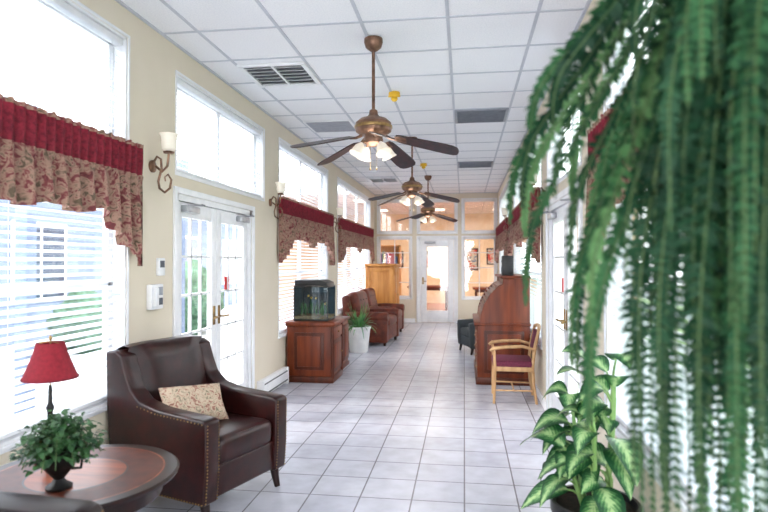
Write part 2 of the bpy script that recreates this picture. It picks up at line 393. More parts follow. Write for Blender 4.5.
for a,c,d,e in ((x0+.055,x0+.2,.01,z1-.055),(x1-.2,x1-.055,.01,z1-.055),(x0+.2,x1-.2,.01,.3),(x0+.2,x1-.2,z1-.22,z1-.055)): b.b2(a,c,y-.022,y+.022,d,e,WHITE,bev=.004)
b.b2(x0+.2,x1-.2,y-.003,y+.003,.3,z1-.22,GLASS)
b.b2(x0+.15,x0+.42,y-.09,y-.022,z1-.15,z1-.09,STEEL,bev=.006)
b.b2(x0+.09,x0+.13,y-.03,y-.022,.95,1.12,BRASS); b.tube([(x0+.11,y-.03,1.02),(x0+.11,y-.07,1.02),(x0+.2,y-.075,1.02)],.009,BRASS,8)
b.done()
# room beyond
Y2=21
b=B('floor_lounge'); b.b2(-5,4,YF+.12,Y2,-.06,0,FLOORW); b.done()
b=B('ceiling_lounge'); b.b2(-5,4,YF+.12,Y2,3.25,3.33,CEIL)
for i in range(12): b.b2(-5,4,YF+.5+.61*i-.012,YF+.5+.61*i+.012,3.244,3.25,TBAR)
for i in range(15): b.b2(-4.9+.61*i-.012,-4.9+.61*i+.012,YF+.12,Y2,3.244,3.25,TBAR)
b.done()
for x,y in ((-2.8,16),(-.9,16),(1.2,16),(-2.8,19),(-.9,19),(1.2,19)):
    b=B('ceiling_light'); b.b2(x-.3,x+.3,y-.3,y+.3,3.225,3.243,WHITE,bev=.003); b.b2(x-.26,x+.26,y-.26,y+.26,3.218,3.226,LITE); b.done()
wall('wall_lounge_back','x',Y2,Y2+.1,-5,4,3.25,[(-4.2,-3.2,.9,2.2),(1.6,2.8,.9,2.2)],FIELD)
for a,c in ((-4.2,-3.2),(1.6,2.8)):
    wn[0]+=1; b=B('window_%d'%wn[0])
    for q in ((a,a+.05,.9,2.2),(c-.05,c,.9,2.2),(a,c,.9,.95),(a,c,2.15,2.2),((a+c)/2-.02,(a+c)/2+.02,.9,2.2),(a,c,1.53,1.57)): b.b2(q[0],q[1],Y2,Y2+.06,q[2],q[3],WHITE)
    b.done()
b=B('wall_lounge_left'); b.b2(-5.1,-5,YF+.12,Y2,0,3.25,FIELD); b.done()
b=B('wall_lounge_right'); b.b2(4,4.1,YF+.12,Y2,0,3.25,FIELD); b.done()
PIC=floral('picture_art',h(200,190,170),h(190,60,50),h(60,90,130),6,0)
for cx,cz,w,hh in ((-2.6,1.6,.8,.6),(-1.35,1.6,.75,.6),(.2,1.6,.6,.8),(1.1,1.7,.6,.6)):
    b=B('framed_picture'); b.b2(cx-w/2,cx+w/2,Y2-.03,Y2-.005,cz-hh/2,cz+hh/2,DARKWOOD,bev=.004); b.b2(cx-w/2+.05,cx+w/2-.05,Y2-.035,Y2-.028,cz-hh/2+.05,cz+hh/2-.05,PIC); b.done()
def diningtable(x,y):
    b=B('dining_table'); b.box((x,y,.73),(1.3,.9,.05),CHERRY,bev=.01)
    for i in (-1,1):
        for j in (-1,1): b.cyl((x+i*.55,y+j*.36,0),(x+i*.55,y+j*.36,.71),.025,.035,CHERRY2,10)
    b.box((x,y,.66),(1.15,.76,.08),CHERRY2); b.done()
diningtable(-1.1,18.2); diningtable(.9,17.2); diningtable(-2.6,17)
b=B('bookshelf'); random.seed(9)
b.b2(-2.7,-1.7,15.6,15.63,0,1.95,OAK)
for z in (.05,.5,.95,1.4,1.92): b.b2(-2.7,-1.7,15.3,15.6,z,z+.03,OAK)
for xx in (-2.7,-1.73): b.b2(xx,xx+.03,15.3,15.6,0,1.95,OAK)
BK=[pmat('book_%d'%i,c,None,10,.6) for i,c in enumerate((h(170,50,50),h(60,90,140),h(220,210,190),h(70,120,90),h(200,150,70),h(90,50,90)))]
for z in (.08,.53,.98,1.43):
    x=-2.66
    while x<-1.8:
        w=random.uniform(.03,.07); b.b2(x,x+w-.004,15.34,15.56,z,z+random.uniform(.22,.36),random.choice(BK)); x+=w
b.done()

# ---------------------------------------------------------------- valances
def valance(x,s,y0,y1):
    b=B('window_valance'); L=y1-y0; ny=int(L/.010); vs=[];fs1=[];fs2=[]
    ret=.055
    rows=[2.29,2.265,2.245,2.165,2.085,2.07]
    def hem(t):
        e=min(t,L-t)
        z=1.83-.05*abs(sin(pi*t/.42))
        if e<.5: 
            k=1-e/.5; z-=.34*k-.05*((k*4)%1)
        m=abs(t-L/2)
        if m<.25: z-=.10*(1-m/.25)
        return z
    cols=[]
    for i in range(-6,ny+7):
        if i<0: xx=ret*(i+6)/6; t=0
        elif i>ny: xx=ret*(1-(i-ny)/6); t=L
        else: xx=ret; t=L*i/ny
        hz=hem(t); zs=rows+[2.07+(hz-2.07)*q for q in (.2,.4,.6,.8,1)]
        col=[]
        for k,z in enumerate(zs):
            am=(.012 if k in(1,2,3,4) else .015) if k<6 else .016+.026*(k-5)/5
            ph=i*.010*2*pi/(.07 if k<6 else .12)
            off=am*sin(ph+noise.noise(Vector((i*.03,s*3+y0,0)))*2)
            if k==4: off-=.006
            if k==0: z+=.006*sin(ph*1.7)
            col.append(Vector((x+s*(.022+xx+off*(1 if 0<=i<=ny else .3)),y0+t,z)))
        cols.append(col)
    n=len(cols[0]); 
    for c in cols: vs+=c
    for i in range(len(cols)-1):
        for k in range(n-1):
            f=[i*n+k,(i+1)*n+k,(i+1)*n+k+1,i*n+k+1]
            (fs1 if 1<=k<=3 else fs2).append(f)
    b.add(vs,[],RED)
    im,ifl=b.mi(RED),b.mi(FLORAL)
    for f in fs1: b.f.append(f); b.m.append(im)
    for f in fs2: b.f.append(f); b.m.append(ifl)
    b.cyl((x+s*.04,y0+.01,2.16),(x+s*.04,y1-.01,2.16),.006,.006,WHITE,6)
    b.done(ang=180)
valance(XL,1,.65,3.64); valance(XL,1,6.66,9.34); valance(XL,1,9.95,13.66)
valance(XR,-1,.4,3.58); valance(XR,-1,6.2,9.75); valance(XR,-1,10.25,13.66)

# ---------------------------------------------------------------- ceiling fans
def fan(x,y,phi0):
    b=B('ceiling_fan')
    b.lathe([(0,3.195),(.07,3.195),(.072,3.17),(.06,3.13),(.03,3.105),(.02,3.10)],(0,0,0),BRONZE)
    b.cyl((0,0,2.6),(0,0,3.12),.0125,.0125,BRONZE,12)
    b.lathe([(.014,2.66),(.03,2.65),(.035,2.62),(.05,2.60),(.10,2.585),(.135,2.555),(.14,2.52),(.135,2.49),(.11,2.47),(.075,2.46),(.07,2.44),(.075,2.425),(.07,2.40),(.04,2.38),(0,2.375)],(0,0,0),BRONZE,32)
    b.lathe([(.141,2.535),(.145,2.53),(.145,2.515),(.141,2.51)],(0,0,0),BRASS,32)
    for i in range(5):
        a=math.radians(phi0+72*i)
        R=Matrix.Rotation(a,4,'Z')@Matrix.Translation((0,0,2.475))@Matrix.Rotation(math.radians(14),4,'Y')@Matrix.Rotation(math.radians(-15),4,'X')
        t=B('t'); t.tube([(.10,0,.0),(.15,0,-.012),(.2,0,-.006)],[.012,.010,.009],BRONZE,8)
        t.box((.215,0,-.005),(.09,.07,.005),BRONZE,bev=.002)
        b.add([R@Vector(v) for v in t.v],t.f,BRONZE)
        out=[]; 
        prof=[(.18,.048),(.22,.060),(.32,.068),(.45,.074),(.56,.078),(.62,.073),(.65,.055),(.66,.028)]
        for r,w in prof: out.append((r,w))
        out.append((.663,0))
        for r,w in prof[::-1]: out.append((r,-w))
        n=len(out); vs=[R@Vector((r,w,.004)) for r,w in out]+[R@Vector((r,w,-.004)) for r,w in out]
        b.add(vs,[list(range(n)),list(range(n,2*n))[::-1]]+[[k,(k+1)%n,n+(k+1)%n,n+k] for k in range(n)],FANWOOD)
    for i in range(4):
        a=math.radians(40+90*i); d=Vector((cos(a),sin(a),0))
        b.tube([d*.05+Vector((0,0,2.41)),d*.085+Vector((0,0,2.405)),d*.10+Vector((0,0,2.385))],.01,BRONZE,8)
        M=Matrix.Rotation(a,4,'Z')@Matrix.Rotation(math.radians(-28),4,'Y')
        b.lathe([(.012,0),(.02,-.01),(.038,-.035),(.045,-.065),(.05,-.085),(.06,-.10),(.057,-.1),(.047,-.084),(.04,-.06),(.0,-.02)],d*.10+Vector((0,0,2.392)),MILK,20,M)
    for dx in (-.02,.03): b.cyl((dx,-.03,2.2),(dx,-.03,2.39),.0015,.0015,BRASS,5); b.ball((dx,-.03,2.2),(.006,.006,.01),BRASS,8,6)
    ob=b.done((x,y,0))
    l=bpy.data.lights.new('fan_bulb','POINT'); l.energy=6; l.color=(1,.9,.78); l.shadow_soft_size=.1
    lo=bpy.data.objects.new('fan_bulb',l); SC.collection.objects.link(lo); lo.location=(0,0,2.24); lo.parent=ob
fan(-.68,4.3,-10+7.9); fan(-.70,7.8,-2); fan(-.70,11.3,30)

def vent(x,y):
    b=B('ceiling_vent'); z=HC-.02
    b.b2(x-.29,x+.29,y-.29,y+.29,z+.012,HC-.003,DGREY)
    for a,c,d,e in ((-.3,.3,-.3,-.26),(-.3,.3,.26,.3),(-.3,-.26,-.26,.26),(.26,.3,-.26,.26)): b.b2(x+a,x+c,y+d,y+e,z-.004,HC-.002,WHITE,bev=.002)
    b.b2(x-.01,x+.01,y-.26,y+.26,z-.004,z+.01,WHITE)
    for sx in (-1,1):
        for k in range(6):
            yy=y-.22+.088*k
            b.box((x+sx*.135,yy,z+.004),(.24,.045,.003),WHITE,rot=(.6,0,0))
    b.done()
vent(-1.635,5.0); vent(-1.635,11.7)
def grille(x,y):
    b=B('return_grille'); b.b2(x-.3,x+.3,y-.3,y+.3,HC-.012,HC-.002,GREYP,bev=.002)
    for k in range(22): b.box((x,y-.265+.0252*k,HC-.014),(.54,.014,.002),GREYP,rot=(.5,0,0))
    b.done()
grille(.195,6.75); grille(.195,10.1)
b=B('ceiling_troffer'); b.b2(-1.93,-1.34,6.72,7.30,HC-.012,HC-.002,WHITE,bev=.002); b.b2(-1.9,-1.37,6.75,7.27,HC-.014,HC-.011,GREYP); b.done()
for yy in (5.7,9.9):
    b=B('smoke_detector'); b.lathe([(0,3.198),(.055,3.198),(.058,3.18),(.045,3.165),(.03,3.15),(.035,3.13),(.02,3.11),(0,3.108)],(-.69,yy,0),YEL,20); b.box((-.69,yy,3.16),(.12,.03,.015),YEL,bev=.004); b.done()

def sconce(x,s,y):
    b=B('wall_sconce')
    M=Matrix.Rotation(pi/2*s,4,'Y')
    b.lathe([(0,.0),(.045,.0),(.045,.012),(.025,.02),(0,.022)],(0,0,2.19),BRONZE,20,M)
    b.tube([(s*.015,0,2.22),(s*.04,0,2.26),(s*.07,0,2.24),(s*.075,0,2.17),(s*.05,0,2.08),(s*.06,0,2.03),(s*.10,0,2.0),(s*.14,0,2.03),(s*.15,0,2.09),(s*.125,0,2.13),(s*.10,0,2.11),(s*.105,0,2.08)],[.008,.009,.009,.009,.009,.009,.009,.009,.008,.007,.006,.005],BRONZE,8)
    b.tube([(s*.03,0,2.19),(s*.08,0,2.15),(s*.12,0,2.19),(s*.13,0,2.28)],.009,BRONZE,8)
    b.lathe([(0,2.28),(.035,2.28),(.04,2.292),(.02,2.30),(0,2.30)],(s*.13,0,0),BRONZE,20)
    b.lathe([(.02,2.292),(.045,2.31),(.052,2.34),(.05,2.37),(.056,2.40),(.068,2.42),(.064,2.42),(.05,2.395),(.045,2.36),(.04,2.32),(0,2.305)],(s*.13,0,0),MILK,24)
    b.done((x,y,0))
sconce(XL,1,3.87); sconce(XL,1,6.42); sconce(XL,1,9.62); sconce(XR,-1,6.02); sconce(XR,-1,10.0)

b=B('thermostat'); b.b2(XL,XL+.025,3.93,4.02,1.40,1.53,WHITE,bev=.005); b.b2(XL+.024,XL+.028,3.945,4.005,1.46,1.51,DGREY); b.done()
b=B('wall_intercom'); b.b2(XL,XL+.045,3.80,3.96,1.16,1.34,WHITE,bev=.008); b.b2(XL+.045,XL+.07,3.81,3.86,1.18,1.32,WHITE,bev=.01)
b.b2(XL+.044,XL+.048,3.88,3.945,1.26,1.32,GREYP); b.b2(XL+.044,XL+.048,3.88,3.945,1.19,1.24,DGREY); b.done()

# ---------------------------------------------------------------- armchairs
def armchair(loc,rz,L=LEATHER,scale=1,nails=True):
    b=B('armchair')
    W=.38
    b.b2(-.38,.36,-W+.05,W-.05,.13,.32,L,bev=.02,seg=3)
    arm=[(-.40,.12),(.37,.12),(.385,.3),(.39,.59),(.36,.605),(.0,.625),(-.14,.655),(-.22,.72),(-.27,.83),(-.30,.92),(-.36,.95),(-.45,.94),(-.44,.6)]
    b.prism(arm,-W,-W+.12,L,bev=.018,seg=3); b.prism(arm,W-.12,W,L,bev=.018,seg=3)
    b.box((.08,0,.39),(.60,.50,.17),L,bev=.05,seg=4)
    n=9; ys=[-W+.07+(2*W-.14)*i/(n-1) for i in range(n)]
    prof=[(-.16,.40),(-.175,.55),(-.21,.72),(-.25,.86),(-.28,.93),(-.32,.965),(-.38,.97),(-.445,.94),(-.445,.6),(-.42,.2)]
    vs=[];fs=[]; m=len(prof)
    for i,yy in enumerate(ys):
        q=1-(abs(yy)/(W-.07))**4
        for (px,pz) in prof: vs.append((px-.05*(1-q)*(px>-.3),yy,pz+.012*q*(pz>.8)))
    for i in range(n-1):
        for k in range(m-1): fs.append([i*m+k,i*m+k+1,(i+1)*m+k+1,(i+1)*m+k])
    b.add(vs,fs,L)
    b.tube([(.345,-.235,.455),(.37,0,.46),(.345,.235,.455)],.006,L,6)
    for sx,sy in ((.32,W-.06),(.32,-W+.06),(-.36,W-.06),(-.36,-W+.06)):
        lean=.03 if sx>0 else -.04
        b.tube([(sx,sy,.14),(sx+lean*.4,sy,.07),(sx+lean,sy,0)],[.032,.026,.019],DARKWOOD,10)
    if nails:
        for sy in (-1,1):
            y0=sy*(W-.015); y1=sy*(W-.105)
            for k in range(24):
                z=.14+.019*k
                for yy in (y0,y1): b.ball((.388-.012*(z<.3)*(.3-z)/.16,yy,z),(.004,.005,.005),BRASS,6,4)
            for k in range(20): b.ball((.36-.027*k*.99 if k<14 else -.01-.03*(k-14),sy*(W+.001),.585+.0012*k+(0 if k<14 else .004*(k-14))),(.005,.004,.005),BRASS,6,4)
            for k in range(34): b.ball((.36-.022*k,sy*(W+.001),.135),(.005,.004,.005),BRASS,6,4)
    return b.done(loc,rz,scale)
armchair((-1.675,3.54,0),math.radians(-19))
armchair((-1.61,1.27,0),math.radians(2),BLACKL,1.2)
armchair((.30,9.75,0),math.radians(200),DARKFAB,.85,False)
def pillow(loc,rot,mat,sz):
    b=B('throw_pillow'); n=16; vs=[];fs=[]
    for side in (1,-1):
        o=len(vs)
        for i in range(n+1):
            for j in range(n+1):
                u=i/n*2-1; v=j/n*2-1
                t=max(0,(1-u**4)*(1-v**4))**.55
                pu=u*(1-.06*(1-abs(v))*abs(u)); pv=v*(1-.06*(1-abs(u))*abs(v))
                vs.append((pu*sz[0]/2,pv*sz[1]/2,side*t*sz[2]/2))
        for i in range(n):
            for j in range(n): fs.append([o+i*(n+1)+j,o+(i+1)*(n+1)+j,o+(i+1)*(n+1)+j+1,o+i*(n+1)+j+1][::side])
    b.add(vs,fs,mat); ob=b.done(loc,ang=180); ob.rotation_euler=rot
pillow((-1.71,3.48,.595),(math.radians(54),math.radians(4),math.radians(52)),PILLOWM,(.42,.26,.13))

# ---------------------------------------------------------------- round table
b=B('round_side_table'); TZ=.60; RT=.41
b.lathe([(0,TZ-.03),(RT-.03,TZ-.03),(RT-.005,TZ-.02),(RT,TZ-.008),(RT-.01,TZ)],(0,0,0),DARKWOOD,64)
b.lathe([(RT-.01,TZ),(.35,TZ)],(0,0,0),DARKWOOD,64)
b.lathe([(.35,TZ),(.342,TZ)],(0,0,0),MAPLE,64)
b.lathe([(.342,TZ),(.20,TZ)],(0,0,0),CHERRY2,64)
b.lathe([(.20,TZ),(.192,TZ)],(0,0,0),DARKWOOD,64)
b.lathe([(.192,TZ),(0,TZ)],(0,0,0),MAPLE,64)
b.lathe([(.34,TZ-.03),(.34,TZ-.10),(.32,TZ-.10)],(0,0,0),DARKWOOD,48)
b.lathe([(.06,TZ-.03),(.05,.5),(.03,.46),(.045,.40),(.06,.33),(.05,.26),(.03,.22),(.055,.18),(.06,.14),(.0,.12)],(0,0,0),DARKWOOD,24)
for i in range(4):
    a=pi/4+i*pi/2; d=Vector((cos(a),sin(a),0))
    b.tube([d*.03+Vector((0,0,.18)),d*.14+Vector((0,0,.17)),d*.24+Vector((0,0,.08)),d*.33+Vector((0,0,.022)),d*.36+Vector((0,0,.02))],[.03,.028,.024,.02,.018],DARKWOOD,10)
b.done((-1.63,2.25,0))
b=B('table_lamp')
b.lathe([(0,0),(.06,0),(.062,.012),(.045,.022),(.02,.035),(.014,.06),(.028,.08),(.03,.10),(.016,.125),(.009,.16),(.012,.22),(.018,.24),(.01,.262),(.007,.34),(0,.345)],(0,0,0),BLACKIRON,24)
b.lathe([(.114,.375),(.100,.41),(.084,.45),(.070,.49),(.058,.535),(.056,.535),(.068,.49),(.082,.45),(.098,.41),(.112,.375)],(0,0,0),SHADE,32)
b.lathe([(.115,.372),(.1165,.372),(.1165,.38),(.114,.38)],(0,0,0),RED,32)
b.cyl((0,0,.34),(0,0,.55),.003,.003,BRASS,6); b.ball((0,0,.555),(.008,.008,.012),BRASS,8,6)
b.tube([(-.056,0,.53),(0,0,.54),(.056,0,.53)],.002,BRASS,5)
b.done((-1.86,2.38,TZ))
def leaf(b,p,d,up,L,W,mat,droop=.3,n=5,fold=.15,shape=None):
    d=Vector(d).normalized(); up=Vector(up); side=d.cross(up)
    if side.length<1e-4: side=d.cross(Vector((1,0,.1)))
    side.normalize(); nn=side.cross(d).normalized()
    vs=[];fs=[];uv=[]
    for i in range(n+1):
        t=i/n
        w=(shape(t) if shape else sin(pi*min(1,t*.94+.03))**.8*(1-.25*t))*W/2
        c=Vector(p)+d*(L*(t-droop*.25*t*t))-Vector((0,0,1))*(droop*L*t*t)
        lift=nn*(w*fold)
        vs+=[c-side*w+lift,c,c+side*w+lift]
    for i in range(n):
        o=i*3; t0=i/n;t1=(i+1)/n
        fs+=[[o,o+1,o+4,o+3],[o+1,o+2,o+5,o+4]]
        uv+=[[(0,t0),(.5,t0),(.5,t1),(0,t1)],[(.5,t0),(1,t0),(1,t1),(.5,t1)]]
    b.add(vs,fs,mat,uv)
random.seed(31)
b=B('potted_ivy')
b.lathe([(0,0),(.05,0),(.052,.01),(.03,.025),(.02,.04),(.035,.06),(.06,.09),(.072,.13),(.075,.15),(.085,.165),(.078,.168),(.068,.15),(0,.145)],(0,0,0),BLACKIRON,28)
b.lathe([(.068,.15),(.0,.16)],(0,0,0),SOIL,16)
for s_ in (-1,1): b.tube([(s_*.07,0,.14),(s_*.105,0,.13),(s_*.10,0,.09),(s_*.06,0,.085)],.006,BLACKIRON,6)
for i in range(1000):
    a=random.uniform(0,2*pi); u=random.uniform(-.45,1); r=random.uniform(.5,1)
    rad=.145+.035*sin(3*a+1)
    p=Vector((rad*r*math.sqrt(max(0,1-max(u,0)**2))*cos(a),rad*r*math.sqrt(max(0,1-max(u,0)**2))*sin(a),.185+.12*u*r+.02*sin(5*a)))
    d=Vector((p.x,p.y,random.uniform(-.08,.1))).normalized()+Vector((random.uniform(-.5,.5),random.uniform(-.5,.5),random.uniform(-.4,.3)))
    L=random.uniform(.018,.034)
    leaf(b,p,d,(random.uniform(-.4,.4),random.uniform(-.4,.4),1),L,L*.95,IVY,.25,4,.2,lambda t:[.25,1,.75,.5,.02][min(4,int(t*4+.01))])
for i in range(14):
    a=2*pi*i/14+random.uniform(-.2,.2); R=random.uniform(.12,.17)
    pts=[Vector((cos(a)*R*t,sin(a)*R*t,.16+.09*sin(pi*t)*(1) -.04*t*t)) for t in (0,.25,.5,.75,1)]
    b.tube(pts,.002,FERNST,5)
b.done((-1.60,2.10,TZ),scale=.95)

# ---------------------------------------------------------------- aquarium + cabinets
b=B('wooden_cabinet')
b.b2(-2.20,-1.62,6.97,7.50,.05,.70,CHERRY,bev=.008); b.b2(-2.21,-1.58,6.93,7.54,.70,.755,CHERRY,bev=.015,seg=3)
b.b2(-2.20,-1.60,6.95,7.52,0,.08,CHERRY2,bev=.01)
b.b2(-2.1,-1.72,6.955,6.97,.16,.62,CHERRY2,bev=.005); b.b2(-2.06,-1.76,6.945,6.96,.2,.58,CHERRY,bev=.006)
yy=7.0; b.b2(-1.62,-1.605,yy,yy+.46,.12,.52,CHERRY2,bev=.005); b.b2(-1.61,-1.597,yy+.05,yy+.41,.17,.47,CHERRY,bev=.005); b.b2(-1.62,-1.6,yy,yy+.46,.55,.68,CHERRY,bev=.005); b.ball((-1.59,yy+.23,.615),(.012,.012,.012),BRASS,8,6); b.ball((-1.59,yy+.40,.34),(.012,.012,.012),BRASS,8,6)
for yy in (6.97,7.50): b.cyl((-1.615,yy,.06),(-1.615,yy,.70),.022,.022,CHERRY2,12)
b.done()
b=B('wooden_cabinet'); b.b2(-2.2,-1.70,7.60,8.35,.04,.66,CHERRY,bev=.008); b.b2(-2.21,-1.67,7.58,8.38,.66,.70,CHERRY2,bev=.01)
for yy in (7.63,8.0): b.b2(-1.705,-1.685,yy,yy+.33,.1,.60,CHERRY2,bev=.005); b.b2(-1.69,-1.677,yy+.05,yy+.28,.15,.55,CHERRY,bev=.005)
b.b2(-2.2,-1.68,7.60,8.35,0,.05,CHERRY2); b.done()
b=B('aquarium'); a0,a1,c0,c1,z0,z1=-2.13,-1.69,7.03,7.46,.757,1.20
b.b2(a0,a1,c0,c1,z0,z0+.025,BLACK,bev=.003)
for q in ((a0,a1,c0,c0+.015),(a0,a1,c1-.015,c1),(a0,a0+.015,c0,c1),(a1-.015,a1,c0,c1)): b.b2(q[0],q[1],q[2],q[3],z1-.02,z1,BLACK,bev=.002)
b.prism([(a0+.01,z1),(a1-.01,z1),(a1-.02,z1+.04),(a1-.10,z1+.07),(a0+.01,z1+.07)],c0+.01,c1-.01,BLACK,bev=.006)
b.b2(a0+.12,a1-.12,c0+.12,c1-.12,z1-.012,z1-.002,LITE)  # glowing strip added under the hood to brighten the tank interior
for xx in (a0,a1-.008):
    for yy in (c0,c1-.008): b.b2(xx,xx+.008,yy,yy+.008,z0,z1,BLACK)
b.b2(a0+.003,a1-.003,c0+.003,c0+.008,z0+.02,z1-.02,WATER); b.b2(a0+.003,a1-.003,c1-.008,c1-.003,z0+.02,z1-.02,TANKBACK)
b.b2(a1-.008,a1-.003,c0+.01,c1-.01,z0+.02,z1-.02,WATER); b.b2(a0+.003,a0+.008,c0+.01,c1-.01,z0+.02,z1-.02,TANKBACK)
b.b2(a0+.01,a1-.01,c0+.01,c1-.01,z0+.02,z0+.06,GRAVEL)
for i in range(50):
    p=(random.uniform(a0+.05,a1-.05),random.uniform(c0+.05,c1-.05),z0+.06)
    leaf(b,p,(random.uniform(-.2,.2),random.uniform(-.2,.2),1),(1,random.uniform(-1,1),0),random.uniform(.08,.22),.03,SPIDER,.05)
for i in range(4):
    p=Vector((random.uniform(a0+.1,a1-.08),random.uniform(c0+.1,c1-.1),random.uniform(z0+.2,z1-.1))); b.ball(p,(.007,.03,.014),YEL,10,6); b.prism([(p.y+.025,p.z),(p.y+.05,p.z+.015),(p.y+.05,p.z-.015)],p.x-.001,p.x+.001,YEL,axis='x')
b.done()
b=B('potted_spider_plant')
b.lathe([(0,0),(.14,0),(.15,.02),(.19,.38),(.205,.40),(.205,.43),(.19,.43),(.18,.39),(0,.385)],(0,0,0),CERAM,32)
b.lathe([(.18,.40),(0,.41)],(0,0,0),SOIL,20)
for i in range(75):
    a=random.uniform(0,2*pi); el=random.uniform(.4,1.4); L=random.uniform(.32,.6)
    leaf(b,(.05*cos(a),.05*sin(a),.40),(cos(a)*cos(el),sin(a)*cos(el),sin(el)),(0,0,1) if el<1.3 else (cos(a),sin(a),0),L,.032,SPIDER,.6*(1.6-el),8,.3,lambda t:(1-t)**.5 if t>.1 else .8)
b.done((-1.74,9.45,0))
def clubchair(loc,rz):
    b=B('leather_armchair'); W=.52
    b.b2(-.40,.38,-W+.05,W-.05,.08,.34,BROWNL,bev=.03,seg=3)
    for s_ in (-1,1):
        b.b2(-.40,.40,s_*(W-.15),s_*W,.06,.50,BROWNL,bev=.03,seg=3)
        b.tube([(-.38,s_*(W-.075),.50),(0,s_*(W-.075),.52),(.38,s_*(W-.075),.51),(.41,s_*(W-.075),.51)],[.09,.092,.09,.07],BROWNL,16)
    b.box((.08,0,.41),(.64,.70,.18),BROWNL,bev=.06,seg=4)
    b.box((-.27,0,.70),(.22,.72,.50),BROWNL,rot=(0,-.2,0),bev=.09,seg=5)
    for j in (-1,0,1):
        for kz in (.66,.80): b.ball((-.155-.02*(kz>.7),j*.18,kz),(.012,.012,.012),BLACKL,8,6)
    b.prism([(-.42,.1),(-.25,.1),(-.32,.86),(-.38,.9),(-.47,.86)],-W+.08,W-.08,BROWNL,bev=.03,seg=3)
    for sx in(-.34,.34):
        for sy in(-W+.1,W-.1): b.cyl((sx,sy,0),(sx,sy,.09),.025,.032,DARKWOOD,10)
    b.done(loc,rz)
clubchair((-1.72,11.9,0),math.radians(-4))
clubchair((-1.70,10.65,0),math.radians(-6))
b=B('oak_armoire'); b.b2(-2.2,-1.55,12.75,13.75,.08,1.40,OAK,bev=.006); b.b2(-2.21,-1.51,12.70,13.80,1.40,1.46,OAK,bev=.015); b.b2(-2.2,-1.53,12.73,13.77,0,.1,OAK,bev=.008)
for yy in (12.79,13.27): b.b2(-1.55,-1.535,yy,yy+.44,.14,1.36,OAK,bev=.004); b.b2(-1.54,-1.527,yy+.07,yy+.37,.22,1.28,OAK,bev=.01); b.ball((-1.52,yy+(.4 if yy<13 else .04),.75),(.012,.012,.012),BRASS,8,6)
for q in ((-2.16,-2.08),(-1.66,-1.58)): b.b2(q[0],q[1],12.738,12.752,.14,1.36,OAK,bev=.003)
b.b2(-2.08,-1.66,12.738,12.752,1.28,1.36,OAK,bev=.003); b.b2(-2.08,-1.66,12.738,12.752,.14,.24,OAK,bev=.003)
b.done()
b=B('rolltop_desk')
prof=[(.79,.0),(.16,.0),(.16,.73),(.19,.76),(.20,.86),(.24,.98),(.31,1.10),(.40,1.19),(.47,1.22),(.47,1.30),(.79,1.30)]
y0,y1=7.15,8.45
b.prism(prof,y0,y0+.03,CHERRY,bev=.004); b.prism(prof,y1-.03,y1,CHERRY,bev=.004)
inner=[(x_+(.02 if x_<.7 else -.005),z_*.985+.0) for x_,z_ in prof]; inner[0]=(.785,.08); inner[1]=(.18,.08)
b.prism(inner,y0+.03,y1-.03,CHERRY2)
b.b2(.44,.80,y0-.02,y1+.02,1.30,1.33,CHERRY,bev=.006)
b.b2(.12,.80,y0-.015,y1+.015,.72,.755,CHERRY,bev=.008)
b.b2(.14,.80,y0-.012,y1+.012,0,.09,CHERRY2,bev=.006)
b.b2(.24,.72,y0-.008,y0+.002,.14,.66,CHERRY2,bev=.006); b.b2(.28,.68,y0-.014,y0,.18,.62,CHERRY,bev=.006)
for k in range(4): 
    z=.12+.145*k
    for ya,yb in ((y0+.05,y0+.42),(y1-.42,y1-.05)):
        b.b2(.155,.185,ya,yb,z,z+.13,CHERRY,bev=.006); b.cyl((.15,(ya+yb)/2-.05,z+.065),(.15,(ya+yb)/2+.05,z+.065),.007,.007,BRASS,8)
b.b2(.178,.20,y0+.47,y1-.47,.08,.6,BLACKIRON)
for k in range(14):
    t=k/13; q=[(.20,.78),(.205,.86),(.24,.98),(.31,1.10),(.40,1.19),(.46,1.22)]
    f=t*5; i=min(4,int(f)); f-=i; px_=q[i][0]+(q[i+1][0]-q[i][0])*f; pz_=q[i][1]+(q[i+1][1]-q[i][1])*f
    b.cyl((px_+.012,y0+.03,pz_),(px_+.012,y1-.03,pz_),.015,.015,CHERRY,8)
b.done()
b=B('loudspeaker'); b.b2(.47,.61,7.3,7.43,1.33,1.58,BLACK,bev=.006)
M=Matrix.Rotation(-pi/2,4,'Y'); b.lathe([(.05,0),(.048,.004),(.02,-.01),(0,-.008)],(.468,7.365,1.40),DGREY,20,M); b.lathe([(.025,0),(.02,.004),(0,.006)],(.468,7.365,1.51),DGREY,16,M); b.done()
